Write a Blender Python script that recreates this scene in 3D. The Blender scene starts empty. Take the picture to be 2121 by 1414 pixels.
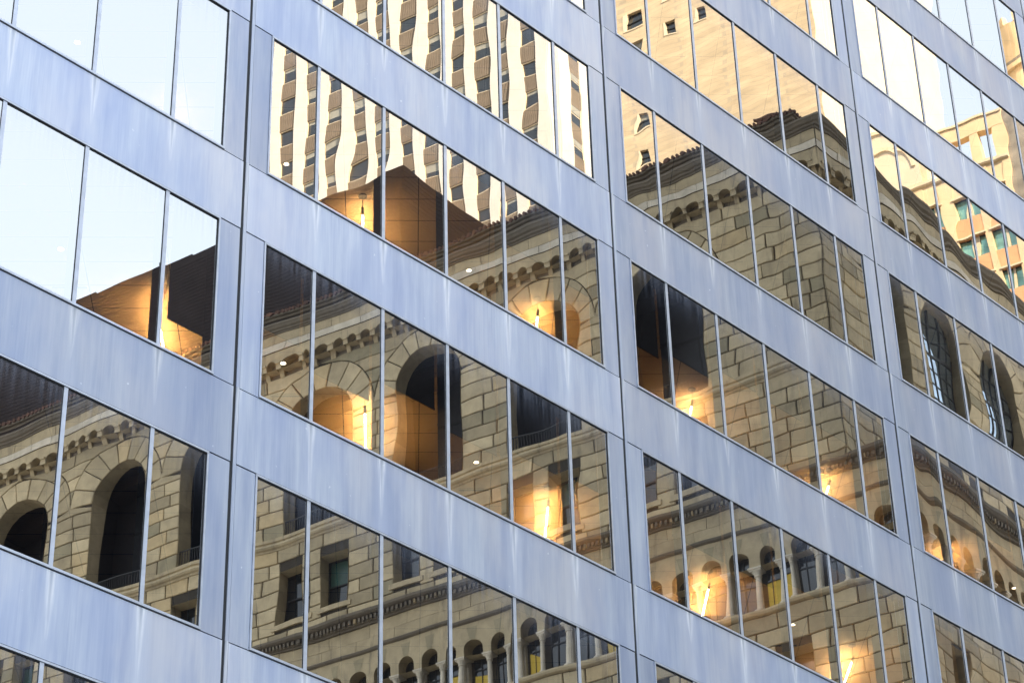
import bpy, bmesh, math, random
import numpy as np
from mathutils import Vector, Matrix
S = bpy.context.scene
COL = S.collection
rnd = random.Random(7)
rad = math.radians
GZ = -23.5            # street level; z = 0 is the window sill of the row through the middle of the picture

# ------------------------------------------------------------------ camera
cam_d = bpy.data.cameras.new('camera'); cam = bpy.data.objects.new('camera', cam_d); COL.objects.link(cam)
Rcv = np.array([[0.68001541, -0.73280932, -0.02386492], [0.384035, 0.38371739, -0.83980836], [0.62457678, 0.56191767, 0.54235817]])
CAM = np.array([-18.81794825, -22.16620844, -21.91116282])
rx, ux, bx_ = Rcv[0], -Rcv[1], -Rcv[2]
cam.matrix_world = Matrix([[rx[0], ux[0], bx_[0], CAM[0]], [rx[1], ux[1], bx_[1], CAM[1]], [rx[2], ux[2], bx_[2], CAM[2]], [0, 0, 0, 1]])
cam_d.sensor_width = 36; cam_d.lens = 5054.483 / 2121 * 36
cam_d.clip_start = 0.5; cam_d.clip_end = 5000
S.camera = cam
# ------------------------------------------------------------------ light
sun_dir = Vector((-0.30, 0.75, 0.59)).normalized()
sd = bpy.data.lights.new('sun', 'SUN'); sun = bpy.data.objects.new('sun', sd); COL.objects.link(sun)
sd.energy = 5.0; sd.angle = rad(0.5); sd.color = (1.0, 0.87, 0.70)
sun.rotation_euler = sun_dir.to_track_quat('Z', 'Y').to_euler()
sun.location = (0, 0, 200)
W = bpy.data.worlds.new('World'); S.world = W; W.use_nodes = True
nt = W.node_tree; nt.nodes.clear()
wo = nt.nodes.new('ShaderNodeOutputWorld'); bg = nt.nodes.new('ShaderNodeBackground')
sky = nt.nodes.new('ShaderNodeTexSky'); sky.sky_type = 'NISHITA'; sky.sun_disc = False
sky.sun_elevation = math.asin(sun_dir.z); sky.sun_rotation = math.atan2(sun_dir.x, sun_dir.y)
sky.air_density = 0.8; sky.dust_density = 3.5; sky.ozone_density = 1.2
hz = nt.nodes.new('ShaderNodeMixRGB'); hz.blend_type = 'MIX'; hz.inputs['Fac'].default_value = 0.40
hz.inputs['Color2'].default_value = (8.0, 8.8, 9.5, 1)          # thin high haze whitening the blue
nt.links.new(sky.outputs[0], hz.inputs['Color1'])
nt.links.new(hz.outputs[0], bg.inputs['Color'])
bg.inputs['Strength'].default_value = 0.15
nt.links.new(bg.outputs[0], wo.inputs['Surface'])
vs = S.view_settings; vs.view_transform = 'Standard'; vs.look = 'None'; vs.gamma = 1; vs.exposure = 1.32; vs.use_curve_mapping = False
S.cycles.use_denoising = True; S.cycles.max_bounces = 10; S.cycles.transparent_max_bounces = 12
S.cycles.sample_clamp_indirect = 6; S.cycles.caustics_reflective = False; S.cycles.caustics_refractive = False

# ------------------------------------------------------------------ materials
def mat(name): 
    m = bpy.data.materials.new(name); m.use_nodes = True; n = m.node_tree; n.nodes.clear()
    o = n.nodes.new('ShaderNodeOutputMaterial'); return m, n, o
class N:
    def __init__(s, t): s.t = t
    def n(s, typ, **k):
        x = s.t.nodes.new(typ)
        for a, b in k.items(): setattr(x, a, b)
        return x
    def l(s, a, b): s.t.links.new(a, b)
    def val(s, sock, v):
        if hasattr(v, 'is_output') or hasattr(v, 'links'): s.l(v, sock)
        else: sock.default_value = v
    def math(s, op, a, b=0.0, c=None, clamp=False):
        x = s.n('ShaderNodeMath', operation=op); x.use_clamp = clamp
        s.val(x.inputs[0], a); s.val(x.inputs[1], b)
        if c is not None: s.val(x.inputs[2], c)
        return x.outputs[0]
    def mix(s, f, a, b, mode='MIX'):
        x = s.n('ShaderNodeMixRGB', blend_type=mode)
        s.val(x.inputs[0], f)
        for i, v in ((1, a), (2, b)):
            if isinstance(v, tuple): x.inputs[i].default_value = (*v[:3], 1)
            else: s.l(v, x.inputs[i])
        return x.outputs[0]
    def noise(s, vec, scale, detail=3, rough=.5, out='Fac'):
        x = s.n('ShaderNodeTexNoise'); x.inputs['Scale'].default_value = scale; x.inputs['Detail'].default_value = detail
        x.inputs['Roughness'].default_value = rough; s.l(vec, x.inputs['Vector']); return x.outputs[out]
    def mapping(s, vec, scale=(1, 1, 1), loc=(0, 0, 0), rot=(0, 0, 0)):
        x = s.n('ShaderNodeMapping'); x.inputs['Scale'].default_value = scale; x.inputs['Location'].default_value = loc
        x.inputs['Rotation'].default_value = rot; s.l(vec, x.inputs['Vector']); return x.outputs[0]
    def ramp(s, f, *st):
        x = s.n('ShaderNodeValToRGB'); s.l(f, x.inputs[0]); e = x.color_ramp.elements
        while len(e) < len(st): e.new(0.5)
        for i, (p, c) in enumerate(st):
            e[i].position = p; e[i].color = (c, c, c, 1) if not isinstance(c, tuple) else (*c, 1)
        return x.outputs[0]
    def obj(s): return s.n('ShaderNodeTexCoord').outputs['Object']
    def tone(s):
        x = s.n('ShaderNodeAttribute'); x.attribute_name = 'tone'; return x.outputs['Fac']

def simple(name, col, rough=.6, metal=0., noise=.12, scale=3., emis=None, bump=0.0, tone=0.0, spec=.5):
    m, t, o = mat(name); k = N(t); b = k.n('ShaderNodeBsdfPrincipled')
    f = k.noise(k.obj(), scale, 4)
    c = k.mix(1, col, k.ramp(f, (.3, 1 - noise), (.7, 1 + noise)), 'MULTIPLY')
    if tone:
        tt = k.math('MULTIPLY_ADD', k.tone(), tone * 2, 1 - tone)
        cc = k.n('ShaderNodeCombineXYZ'); [k.l(tt, cc.inputs[i]) for i in range(3)]
        c = k.mix(1, c, cc.outputs[0], 'MULTIPLY')
    k.l(c, b.inputs['Base Color']); b.inputs['Roughness'].default_value = rough; b.inputs['Metallic'].default_value = metal
    b.inputs['Specular IOR Level'].default_value = spec
    if emis:
        b.inputs['Emission Color'].default_value = (*emis[:3], 1); b.inputs['Emission Strength'].default_value = emis[3]
    if bump:
        bp = k.n('ShaderNodeBump'); bp.inputs['Distance'].default_value = bump; k.l(f, bp.inputs['Height']); k.l(bp.outputs[0], b.inputs['Normal'])
    k.l(b.outputs[0], o.inputs[0]); return m

def steel_mat():
    """satin stainless cladding with vertical rain streaks and pale drip marks under the mullions"""
    m, t, o = mat('streaked_satin_steel'); k = N(t); b = k.n('ShaderNodeBsdfPrincipled')
    P = k.obj(); sx = k.n('ShaderNodeSeparateXYZ'); k.l(P, sx.inputs[0]); X, Z = sx.outputs[0], sx.outputs[2]
    st1 = k.noise(k.mapping(P, (5.5, 1, .40)), 1, 4, .66)
    st2 = k.noise(k.mapping(P, (42, 1, .55)), 1, 3, .6)
    cl = k.noise(k.mapping(P, (1, 1, .45)), .9, 4)
    c = k.mix(k.ramp(st1, (.36, 0.), (.64, 1.)), (.41, .48, .64), (.56, .62, .73))
    c = k.mix(k.math('MULTIPLY', k.ramp(st2, (.42, 0.), (.66, 1.)), .26), c, (.69, .73, .82))
    c = k.mix(k.math('MULTIPLY', k.ramp(cl, (.42, 0.), (.62, 1.)), .55), c, (.39, .46, .66))
    w1 = k.noise(k.mapping(P, (.8, 1, .35), (31, 0, 7)), .55, 5, .6)
    c = k.mix(k.math('MULTIPLY', k.ramp(w1, (.46, 0.), (.66, 1.)), .55), c, (.70, .69, .72))
    w2 = k.noise(k.mapping(P, (2.6, 1, .3), (3, 0, 57)), 1, 4, .65)
    c = k.mix(k.math('MULTIPLY', k.ramp(w2, (.50, 0.), (.68, 1.)), .5), c, (.33, .40, .60))
    # drip marks: distance to the nearest mullion axis, and height below the sill line
    xl = k.math('FLOORED_MODULO', X, 8.523)
    d = k.math('FLOORED_MODULO', k.math('ADD', xl, -1.475 + .7105), 1.421); d = k.math('ABSOLUTE', k.math('SUBTRACT', d, .7105))
    zz = k.math('FLOORED_MODULO', k.math('SUBTRACT', Z, -GZ), 3.9); h = k.math('SUBTRACT', 3.9, zz)      # metres below the sill
    idn = k.noise(k.mapping(P, (.71, 0, .27)), 1.7, 1)
    ln = k.math('MULTIPLY_ADD', idn, 2.1, -.15)                                  # length of each drip
    v = k.math('SUBTRACT', 1.0, k.math('DIVIDE', h, k.math('MAXIMUM', ln, .1)), clamp=True)
    wd = k.math('MULTIPLY_ADD', v, .060, .016)
    edge = k.math('SUBTRACT', 1.0, k.math('DIVIDE', k.math('ABSOLUTE', k.math('SUBTRACT', d, k.math('MULTIPLY', wd, .55))), wd), clamp=True)
    core = k.math('SUBTRACT', 1.0, k.math('DIVIDE', d, k.math('MULTIPLY', wd, .6)), clamp=True)
    rag = k.ramp(k.noise(k.mapping(P, (30, 1, 2.5)), 1, 4), (.35, .3), (.62, 1.))
    lt = k.math('MULTIPLY', k.math('MULTIPLY', edge, k.math('POWER', v, .5)), rag, clamp=True)
    c = k.mix(k.math('MULTIPLY', lt, .85), c, (.95, .96, .98))
    dk = k.math('MULTIPLY', k.math('MULTIPLY', core, k.math('POWER', v, 2.0)), .75, clamp=True)
    c = k.mix(dk, c, (.26, .30, .36))
    # soft wide wash under each drip
    wash = k.math('MULTIPLY', k.math('SUBTRACT', 1.0, k.math('DIVIDE', d, .22), clamp=True), k.math('MULTIPLY', idn, .45))
    c = k.mix(wash, c, (.70, .75, .85))
    tt = k.math('MULTIPLY_ADD', k.tone(), .30, .80)
    cc = k.n('ShaderNodeCombineXYZ'); [k.l(tt, cc.inputs[i]) for i in range(3)]
    c = k.mix(1, c, cc.outputs[0], 'MULTIPLY')
    fl = k.ramp(k.noise(P, 9, 2, .5), (.735, 0.), (.75, 1.))
    c = k.mix(k.math('MULTIPLY', fl, .5), c, (.85, .88, .92))
    k.l(c, b.inputs['Base Color']); k.l(k.math('MULTIPLY_ADD', k.math('MAXIMUM', lt, k.math('MULTIPLY', wash, 1.2)), -.60, .62, clamp=True), b.inputs['Metallic'])
    k.l(k.math('MULTIPLY_ADD', st1, .16, .37), b.inputs['Roughness'])
    bp = k.n('ShaderNodeBump'); bp.inputs['Distance'].default_value = .012; bp.inputs['Strength'].default_value = .6
    k.l(k.noise(P, .55, 1), bp.inputs['Height']); k.l(bp.outputs[0], b.inputs['Normal'])
    k.l(b.outputs[0], o.inputs[0]); return m

def glass_mat(R=.62):
    m, t, o = mat('coated_window_glass'); k = N(t)
    P = k.obj()
    tr = k.n('ShaderNodeBsdfTransparent'); tr.inputs[0].default_value = (.80, .78, .74, 1)
    gl = k.n('ShaderNodeBsdfGlossy'); gl.inputs['Roughness'].default_value = 0.0; gl.inputs['Color'].default_value = (.99, .965, .90, 1)
    mx = k.n('ShaderNodeMixShader'); mx.inputs[0].default_value = R
    k.l(tr.outputs[0], mx.inputs[1]); k.l(gl.outputs[0], mx.inputs[2])
    # thin dust film, thicker in runs below the head of each window
    sx = k.n('ShaderNodeSeparateXYZ'); k.l(P, sx.inputs[0])
    zz = k.math('FLOORED_MODULO', k.math('SUBTRACT', sx.outputs[2], -GZ), 3.9)
    top = k.math('POWER', k.math('DIVIDE', zz, 2.67), 9.0, clamp=True)
    run = k.ramp(k.noise(k.mapping(P, (14, 1, .6)), 1, 4, .6), (.38, .15), (.72, 1.))
    df = k.n('ShaderNodeBsdfDiffuse'); df.inputs['Color'].default_value = (.55, .6, .75, 1)
    m2 = k.n('ShaderNodeMixShader'); k.l(k.math('MULTIPLY_ADD', k.math('MULTIPLY', top, run), .30, .006), m2.inputs[0])
    k.l(mx.outputs[0], m2.inputs[1]); k.l(df.outputs[0], m2.inputs[2])
    k.l(m2.outputs[0], o.inputs[0]); return m

def stone_mat(name='sandstone_ashlar', base=(.49, .405, .255), tone=.34, stain=.5):
    m, t, o = mat(name); k = N(t); b = k.n('ShaderNodeBsdfPrincipled'); P = k.obj()
    tn = k.tone()
    c = k.mix(k.ramp(tn, (0., 0.), (1., 1.)), tuple(x * (1 - tone) for x in base), tuple(x * (1 + tone) for x in base))
    # a few blocks are ochre, a few greenish
    c = k.mix(k.math('MULTIPLY', k.ramp(tn, (.90, 0.), (.92, 1.)), .6), c, (.50, .37, .19))
    c = k.mix(k.math('MULTIPLY', k.math('SUBTRACT', k.ramp(tn, (.05, 1.), (.07, 0.)), 0.0), .45), c, (.30, .28, .18))
    f = k.noise(P, 1.3, 6, .6); c = k.mix(1, c, k.ramp(f, (.3, .8), (.7, 1.15)), 'MULTIPLY')
    f2 = k.noise(k.mapping(P, (2.2, 2.2, .35)), 1, 4, .6)
    c = k.mix(k.math('MULTIPLY', k.ramp(f2, (.56, 0.), (.75, 1.)), stain), c, (.13, .11, .085))
    k.l(c, b.inputs['Base Color']); b.inputs['Roughness'].default_value = .85
    bp = k.n('ShaderNodeBump'); bp.inputs['Distance'].default_value = .02; k.l(k.noise(P, 6, 5), bp.inputs['Height']); k.l(bp.outputs[0], b.inputs['Normal'])
    k.l(b.outputs[0], o.inputs[0]); return m

def brick_mat(name, c1, c2, mortar, w=.6, h=.2, ang=0.0, var=.35):
    m, t, o = mat(name); k = N(t); b = k.n('ShaderNodeBsdfPrincipled')
    P = k.mapping(k.obj(), rot=(0, 0, ang)); s = k.n('ShaderNodeSeparateXYZ'); k.l(P, s.inputs[0])
    cv = k.n('ShaderNodeCombineXYZ'); k.l(s.outputs[0], cv.inputs[0]); k.l(s.outputs[2], cv.inputs[1])
    br = k.n('ShaderNodeTexBrick'); k.l(cv.outputs[0], br.inputs['Vector']); br.inputs['Scale'].default_value = 1
    br.inputs['Brick Width'].default_value = w; br.inputs['Row Height'].default_value = h; br.inputs['Mortar Size'].default_value = h * .07
    br.inputs['Color1'].default_value = (*c1, 1); br.inputs['Color2'].default_value = (*c2, 1); br.inputs['Mortar'].default_value = (*mortar, 1)
    f = k.noise(k.mapping(P, (.5, .5, 1.6)), .8, 5, .6); c = k.mix(1, br.outputs[0], k.ramp(f, (.3, 1 - var), (.7, 1 + var * .5)), 'MULTIPLY')
    k.l(c, b.inputs['Base Color']); b.inputs['Roughness'].default_value = .85; k.l(b.outputs[0], o.inputs[0]); return m

def ceiling_mat():
    m, t, o = mat('wood_ceiling_tiles'); k = N(t); b = k.n('ShaderNodeBsdfPrincipled'); P = k.obj()
    s = k.n('ShaderNodeSeparateXYZ'); k.l(P, s.inputs[0])
    u = k.math('ADD', s.outputs[0], s.outputs[1]); v = k.math('SUBTRACT', s.outputs[0], s.outputs[1])
    def line(q, per, ph):
        a = k.math('FLOORED_MODULO', k.math('SUBTRACT', q, ph - per / 2), per); a = k.math('ABSOLUTE', k.math('SUBTRACT', a, per / 2))
        return k.math('LESS_THAN', a, .011)
    g = k.math('MAXIMUM', line(u, .882, 2.28), line(v, 1.764, 1.94))
    f = k.noise(k.mapping(P, (3, 3, 3), rot=(0, 0, rad(45))), 4, 4)
    c = k.mix(f, (.44, .28, .13), (.54, .36, .18)); c = k.mix(g, c, (.05, .03, .02))
    k.l(c, b.inputs['Base Color']); b.inputs['Roughness'].default_value = .6; k.l(b.outputs[0], o.inputs[0]); return m

STEEL = steel_mat(); GLASS = glass_mat()
FRAME = simple('frame_metal', (.56, .60, .68), .42, .6, .1, 6)
GASK = simple('black_gasket_and_gap_shade', (.012, .013, .016), .6, 0, .2)  # gaskets, and the painted shade of panel joints and sill gaps
DARKIN = simple('dark_bronze_and_shade_void', (.02, .02, .024), .5, 0, .2)  # mullion backs, and the painted darkness behind the palace's front arches
SHADE = simple('charcoal_shade_fabric', (.045, .036, .032), .9, 0, .1, 20)
CEIL = ceiling_mat()
INWALL = simple('warm_interior_wall', (.42, .30, .18), .8, 0, .08)
CARPET = simple('grey_carpet', (.12, .11, .10), .95, 0, .2, 8)
TUBE = simple('lit_tube', (.9, .8, .6), .4, emis=(1., .68, .33, 150.))
TUBEDIM = simple('dimmed_tube', (.9, .8, .6), .4, emis=(1., .64, .28, 12.))
DISC = simple('lit_downlight', (.9, .9, .8), .4, emis=(1., .86, .62, 5.))
CHROME = simple('bronze_canopy', (.06, .045, .03), .5, .2)
BLACKM = simple('black_metal', (.02, .02, .02), .4, .3)
STONE = stone_mat()
SMOOTH = stone_mat('smooth_sandstone', (.48, .395, .25), .16, .7)
MOULD = stone_mat('shaded_weathered_moulding_stone', (.17, .145, .11), .15, .8)  # base darkened to hold the shade under mouldings and behind corbels
LIGHTST = stone_mat('pale_limestone_band', (.64, .58, .47), .15, .3)
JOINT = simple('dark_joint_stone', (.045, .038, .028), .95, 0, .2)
TILE = simple('red_clay_tile', (.13, .065, .045), .8, 0, .3, 5, tone=.3)
LOUVRE = simple('dark_brown_metal_siding', (.026, .019, .019), .75, 0, .15, .8, spec=.15)
WGLASS = simple('dark_window_glass', (.012, .016, .02), .05, 0, .3, 2, spec=.8)
SKYGLASS = simple('blue_window_glass', (.50, .62, .74), .03, .9, .3, 1.2)
GREENGL = simple('green_window_glass', (.24, .46, .38), .06, .45, .5, .6)
DKGREEN = simple('dark_green_blind', (.03, .075, .06), .3, 0, .4, 2)
IRON = simple('wrought_iron', (.02, .02, .02), .5, .3)
YELLOW = simple('lit_yellow_room', (.4, .3, .06), .8, emis=(1., .70, .05, .06))
BLIND = simple('window_blind', (.27, .26, .22), .8, 0, .1)
WHITEP = simple('white_marble_pier', (.58, .54, .48), .7, 0, .06, .8)
BROWNB = brick_mat('brown_ribbed_brick', (.38, .30, .22), (.33, .26, .19), (.18, .14, .10), .22, 4.0, rad(10) * 0, .2)
TANB = brick_mat('tan_brick', (.63, .49, .31), (.56, .435, .275), (.48, .39, .27), 1.6, .42, 0, .22)
CREAMB = simple('cream_side_wall', (.66, .57, .43), .8, 0, .06, .6)
ORANGE = simple('orange_panel', (.72, .38, .19), .8, 0, .1, 1.2)
BUFF = simple('buff_pilaster', (.74, .56, .34), .8, 0, .1, .8)
CREAM = simple('cream_stone_trim', (.70, .58, .40), .8, 0, .08, 1)
GREYST = simple('grey_shaft_stone', (.30, .26, .21), .8, 0, .3, 1)
ASPH = simple('asphalt', (.05, .05, .052), .9, 0, .25, 2)
PAVE = simple('concrete_pavement', (.30, .29, .27), .9, 0, .15, 1.5)
PAINT = simple('white_road_paint', (.75, .75, .72), .8, 0, .1, 3)
MASS = simple('steel_and_glass_upper_wall', (.30, .34, .42), .35, .6, .1, .2)

# ------------------------------------------------------------------ mesh builder
class MB:
    def __init__(s): s.v = []; s.f = []; s.t = []; s.m = []
    def poly(s, pts, tone=.5, mi=0):
        i = len(s.v); s.v += [tuple(p) for p in pts]; s.f.append(tuple(range(i, i + len(pts)))); s.t.append(tone); s.m.append(mi)
    def prism(s, bot, top, tone=.5, mi=0, caps=(True, True)):
        n = len(bot); i = len(s.v); s.v += [tuple(p) for p in bot] + [tuple(p) for p in top]
        for a in range(n):
            b = (a + 1) % n; s.f.append((i + a, i + b, i + n + b, i + n + a)); s.t.append(tone); s.m.append(mi)
        if caps[0]: s.f.append(tuple(range(i + n - 1, i - 1, -1))); s.t.append(tone); s.m.append(mi)
        if caps[1]: s.f.append(tuple(range(i + n, i + 2 * n))); s.t.append(tone); s.m.append(mi)
    def box(s, x0, x1, y0, y1, z0, z1, tone=.5, mi=0, T=None):
        T = T or (lambda a, b, c: (a, b, c))
        bot = [T(x0, y0, z0), T(x1, y0, z0), T(x1, y1, z0), T(x0, y1, z0)]; top = [T(x0, y0, z1), T(x1, y0, z1), T(x1, y1, z1), T(x0, y1, z1)]
        s.prism(bot, top, tone, mi)
    def tube(s, p, q, r, n=8, tone=.5, mi=0, r2=None):
        p, q = Vector(p), Vector(q); d = (q - p).normalized(); a = d.orthogonal().normalized(); b = d.cross(a); r2 = r if r2 is None else r2
        A = [p + (a * math.cos(t) + b * math.sin(t)) * r for t in [2 * math.pi * i / n for i in range(n)]]
        B = [q + (a * math.cos(t) + b * math.sin(t)) * r2 for t in [2 * math.pi * i / n for i in range(n)]]
        s.prism(A, B, tone, mi)
def link(name, mb, mats, parent=None, smooth=False, fix=True, label=None):
    me = bpy.data.meshes.new(name); off = Vector((0, 0, 0))
    p = parent
    while p is not None: off += Vector(p['loc'] if 'loc' in p else p.location); p = p.parent
    me.from_pydata([(x - off.x, y - off.y, z - off.z) for x, y, z in mb.v], [], mb.f)
    if not isinstance(mats, (list, tuple)): mats = [mats]
    for m_ in mats: me.materials.append(m_)
    me.polygons.foreach_set('material_index', mb.m)
    at = me.attributes.new('tone', 'FLOAT', 'FACE'); at.data.foreach_set('value', mb.t)
    if smooth: me.polygons.foreach_set('use_smooth', [True] * len(me.polygons))
    if fix:
        bm = bmesh.new(); bm.from_mesh(me); bmesh.ops.recalc_face_normals(bm, faces=bm.faces); bm.to_mesh(me); bm.free()
    o = bpy.data.objects.new(name, me); COL.objects.link(o)
    if parent: o.parent = parent
    if label: o['label'] = label
    return o
def thing(name, loc, label, cat, group=None):
    o = bpy.data.objects.new(name, None); COL.objects.link(o); o.location = loc; o.empty_display_size = .5
    o['label'] = label; o['category'] = cat
    if group: o['group'] = group
    return o
def tag(o, label, cat, group=None):
    o['label'] = label; o['category'] = cat
    if group: o['group'] = group
    return o

# ================================================================== SETTING
def sheet(name, x0, x1, y0, y1, z, m):
    mb = MB(); mb.box(x0, x1, y0, y1, z - .3, z); o = link(name, mb, m); o['kind'] = 'structure'; return o
sheet('ground', -2500, 2500, -2500, 2500, GZ - .01, PAVE)
sheet('road', -400, 400, -26, -7, GZ, ASPH)
sheet('pavement_near_glass_building', -400, 400, -7, -0.2, GZ + .13, PAVE)
sheet('pavement_across_the_road', -400, 400, -31, -26, GZ + .13, PAVE)
mb = MB()
for i in range(-40, 41): mb.box(i * 9 - 1.5, i * 9 + 1.5, -16.56, -16.44, GZ + .001, GZ + .004)
o = link('road_markings', mb, PAINT); o['kind'] = 'structure'

# ================================================================== GLASS OFFICE BUILDING
BW, SH, HEAD = 8.523, 3.9, 2.67
MX = [1.475, 2.905, 4.315, 5.715, 7.16]
PL, PR = .47, 8.14
office = thing('office_building', (0, 0, GZ), 'tall steel clad office building with bands of mirror windows, filling the picture', 'building')
def proj(P):
    c = Rcv @ (np.array(P) - CAM)
    if c[2] <= 0: return None
    return 1060.5 + 5054.48 * c[0] / c[2], 707 + 5054.48 * c[1] / c[2]
def seen(x0, x1, z0, z1, pad=12):
    q = [proj((x, 0, z)) for x in np.linspace(x0, x1, 7) for z in (z0, (z0 + z1) / 2, z1)]
    return any(a and -pad < a[0] < 2121 + pad and -pad < a[1] < 1414 + pad for a in q)

def pane_mesh(mb, x0, x1, z0, z1, y, seed):
    """a real sheet of glass is never flat: the surface bows by fractions of a millimetre"""
    r = random.Random(seed); nx, nz = 14, 26; w, h = x1 - x0, z1 - z0
    comps = []
    for _ in range(4):
        lam = r.uniform(.75, 2.1); a = r.uniform(0, math.pi)
        if r.random() < .6: a = r.gauss(0, .35) if r.random() < .6 else r.gauss(math.pi / 2, .3)
        sl = r.uniform(.00028, .00075)
        comps.append((2 * math.pi / lam * math.cos(a), 2 * math.pi / lam * math.sin(a), r.uniform(0, 6.28), sl * lam / 6.283))
    bow = r.gauss(0, .00030); tx, tz = r.gauss(0, .0006), r.gauss(0, .0006)
    eb = r.uniform(-.0006, .0006)
    i0 = len(mb.v)
    for j in range(nz + 1):
        for i in range(nx + 1):
            u, v = i / nx, j / nz; x, z = x0 + u * w, z0 + v * h
            e = math.sin(math.pi * u) * math.sin(math.pi * v)
            d = bow * 4 * u * (1 - u) * 4 * v * (1 - v) * .5 + tx * (x - x0 - w / 2) + tz * (z - z0 - h / 2)
            d += sum(A * math.sin(kx * (x - x0) + kz * (z - z0) + p) for kx, kz, p, A in comps) * (.35 + .65 * e ** .5 if e > 0 else .35)
            d += eb * .06 * (math.exp(-u * w / .12) + math.exp(-(1 - u) * w / .12))
            mb.v.append((x, y + d, z))
    for j in range(nz):
        for i in range(nx):
            a = i0 + j * (nx + 1) + i; mb.f.append((a, a + 1, a + nx + 2, a + nx + 1)); mb.t.append(.5); mb.m.append(0)

def frame_mesh(x0, z0, full=True):
    """sill, head and jamb profiles round a ribbon of panes; x0 = joint at the left of the bay"""
    mb = MB(); a, b = x0 + PL, x0 + PR; z1 = z0 + HEAD
    for (p, q, f) in ((z0, z0 + .035, -.022), (z1 - .03, z1, -.012)):
        mb.box(a, b, f, .16, p, q, .5, 0)
    mb.box(a, b, .004, .15, z0 + .035, z0 + .050, .5, 1); mb.box(a, b, .004, .15, z1 - .045, z1 - .03, .5, 1)
    mb.box(a, b, .012, .3, z0 - .016, z0 - .001, .5, 1); mb.box(a, b, .012, .3, z1 + .001, z1 + .014, .5, 1)  # black strips paint the shade in the sill and head gaps
    for (p, q) in ((a, a + .028), (b - .028, b)):
        mb.box(p, q, -.010, .16, z0 + .036, z1 - .031, .5, 0)
    for (p, q) in ((a + .028, a + .038), (b - .038, b - .028)):
        mb.box(p, q, .004, .15, z0 + .051, z1 - .046, .5, 1)
    return mb
def mullion_mesh(x, z0):
    mb = MB(); z1 = z0 + HEAD
    mb.box(x - .032, x + .032, .002, .05, z0 + .036, z1 - .031, .5, 0)
    mb.box(x - .037, x + .037, .010, .048, z0 + .051, z1 - .046, .5, 1)
    mb.box(x - .032, x + .032, .0505, .20, z0 + .036, z1 - .031, .5, 2)
    return mb
BAYS, LEVELS = range(-2, 5), range(-3, 7)
vis_windows = 0; lit = {}
for k in BAYS:
    x0 = k * BW
    # vertical joint: groove's shade put in as a black strip, and the narrow cover strip beside it, one per bay line
    mb = MB(); mb.box(x0 + .002, x0 + .050, .010, .3, -3 * SH, 7 * SH, .5, 1); mb.box(x0 + .050, x0 + .106, -.004, .3, -3 * SH, 7 * SH, .35, 0)
    mb.box(x0 + .106, x0 + .114, .02, .3, -3 * SH, 7 * SH, .5, 1)
    link('joint_cover', mb, [STEEL, GASK], office)
    for j in LEVELS:
        z0 = j * SH; z1 = z0 + HEAD
        # spandrel panel above this window row (top of it is the next sill)
        mb = MB(); mb.box(x0 + .114, x0 + BW, 0, .28, z1 + .014, z0 + SH - .016, rnd.random(), 0)
        link('spandrel_panel', mb, STEEL, office)
        for (p, q) in ((x0 + .118, x0 + PL - .006), (x0 + PR + .008, x0 + BW - .003)):
            mb = MB(); mb.box(p, q, .006, .28, z0 + .004, z1 - .004, rnd.random() * .6, 0)
            mb.box(p - .002, q + .004, .05, .27, z0 - .016, z1 + .014, .5, 1)
            link('pier_panel', mb, [STEEL, GASK], office)
        v = seen(x0 + PL, x0 + PR, z0, z1)
        xs = [x0 + PL] + [x0 + m_ for m_ in MX] + [x0 + PR]
        w = link('window', frame_mesh(x0, z0), [FRAME, GASK], office)
        if v:
            for m_ in MX: link('mullion', mullion_mesh(x0 + m_, z0), [FRAME, GASK, DARKIN], w)
            for i in range(6):
                mb = MB(); pane_mesh(mb, xs[i] + .028, xs[i + 1] - .028, z0 + .034, z1 - .03, .019, k * 1000 + j * 17 + i + 5)
                link('pane', mb, GLASS, w, smooth=True, fix=False)
        else:
            for m_ in MX: link('mullion', mullion_mesh(x0 + m_, z0), [FRAME, GASK, DARKIN], w)
            mb = MB(); mb.poly([(x0 + PL, .022, z0 + .03), (x0 + PR, .022, z0 + .03), (x0 + PR, .022, z1 - .03), (x0 + PL, .022, z1 - .03)])
            link('pane', mb, GLASS, w, fix=False)
XA, XB = BAYS[0] * BW, (BAYS[-1] + 1) * BW
for j in LEVELS:
    z0 = j * SH
    mb = MB(); mb.box(XA, XB, .285, 9, z0 - .72, z0 - .30); link('floor_slab', mb, CARPET, office)
    mb = MB(); mb.box(XA, XB, .30, 9, z0 + HEAD + .10, z0 + HEAD + .14); link('ceiling', mb, CEIL, office)
    mb = MB(); mb.box(XA, XB, .285, .299, z0 + HEAD + .0, z0 + HEAD + .30); mb.box(XA, XB, .285, .40, z0 - .30, z0 - .02); link('perimeter_rail', mb, DARKIN, office)
    mb = MB(); mb.box(XA, XB, 8.8, 9, z0 - .3, z0 + HEAD + .1); link('back_wall', mb, INWALL, office)
# the body of the tower behind and above the modelled storeys
TOPZ = 148
mb = MB(); mb.box(XA, 75, 9.2, 45, GZ, TOPZ); mb.box(XB + .05, 75, .3, 9.2, GZ, TOPZ); mb.box(-60, XA - .05, .3, 45, GZ, TOPZ)
mb.box(XA, XB, .3, 9.2, 7 * SH + .05, TOPZ); mb.box(XA, XB, .3, 9.2, GZ, -3 * SH - .8)
link('wall', mb, MASS, office)
mb = MB()
for j in list(range(-6, -3)) + list(range(7, 38)):
    mb.box(-60, 75, .12, .29, j * SH + HEAD, (j + 1) * SH)
for j in LEVELS:
    mb.box(-60, XA - .06, .12, .29, j * SH + HEAD, (j + 1) * SH); mb.box(XB + .06, 75, .12, .29, j * SH + HEAD, (j + 1) * SH)
link('plain_spandrel_bands', mb, STEEL, office)
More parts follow.
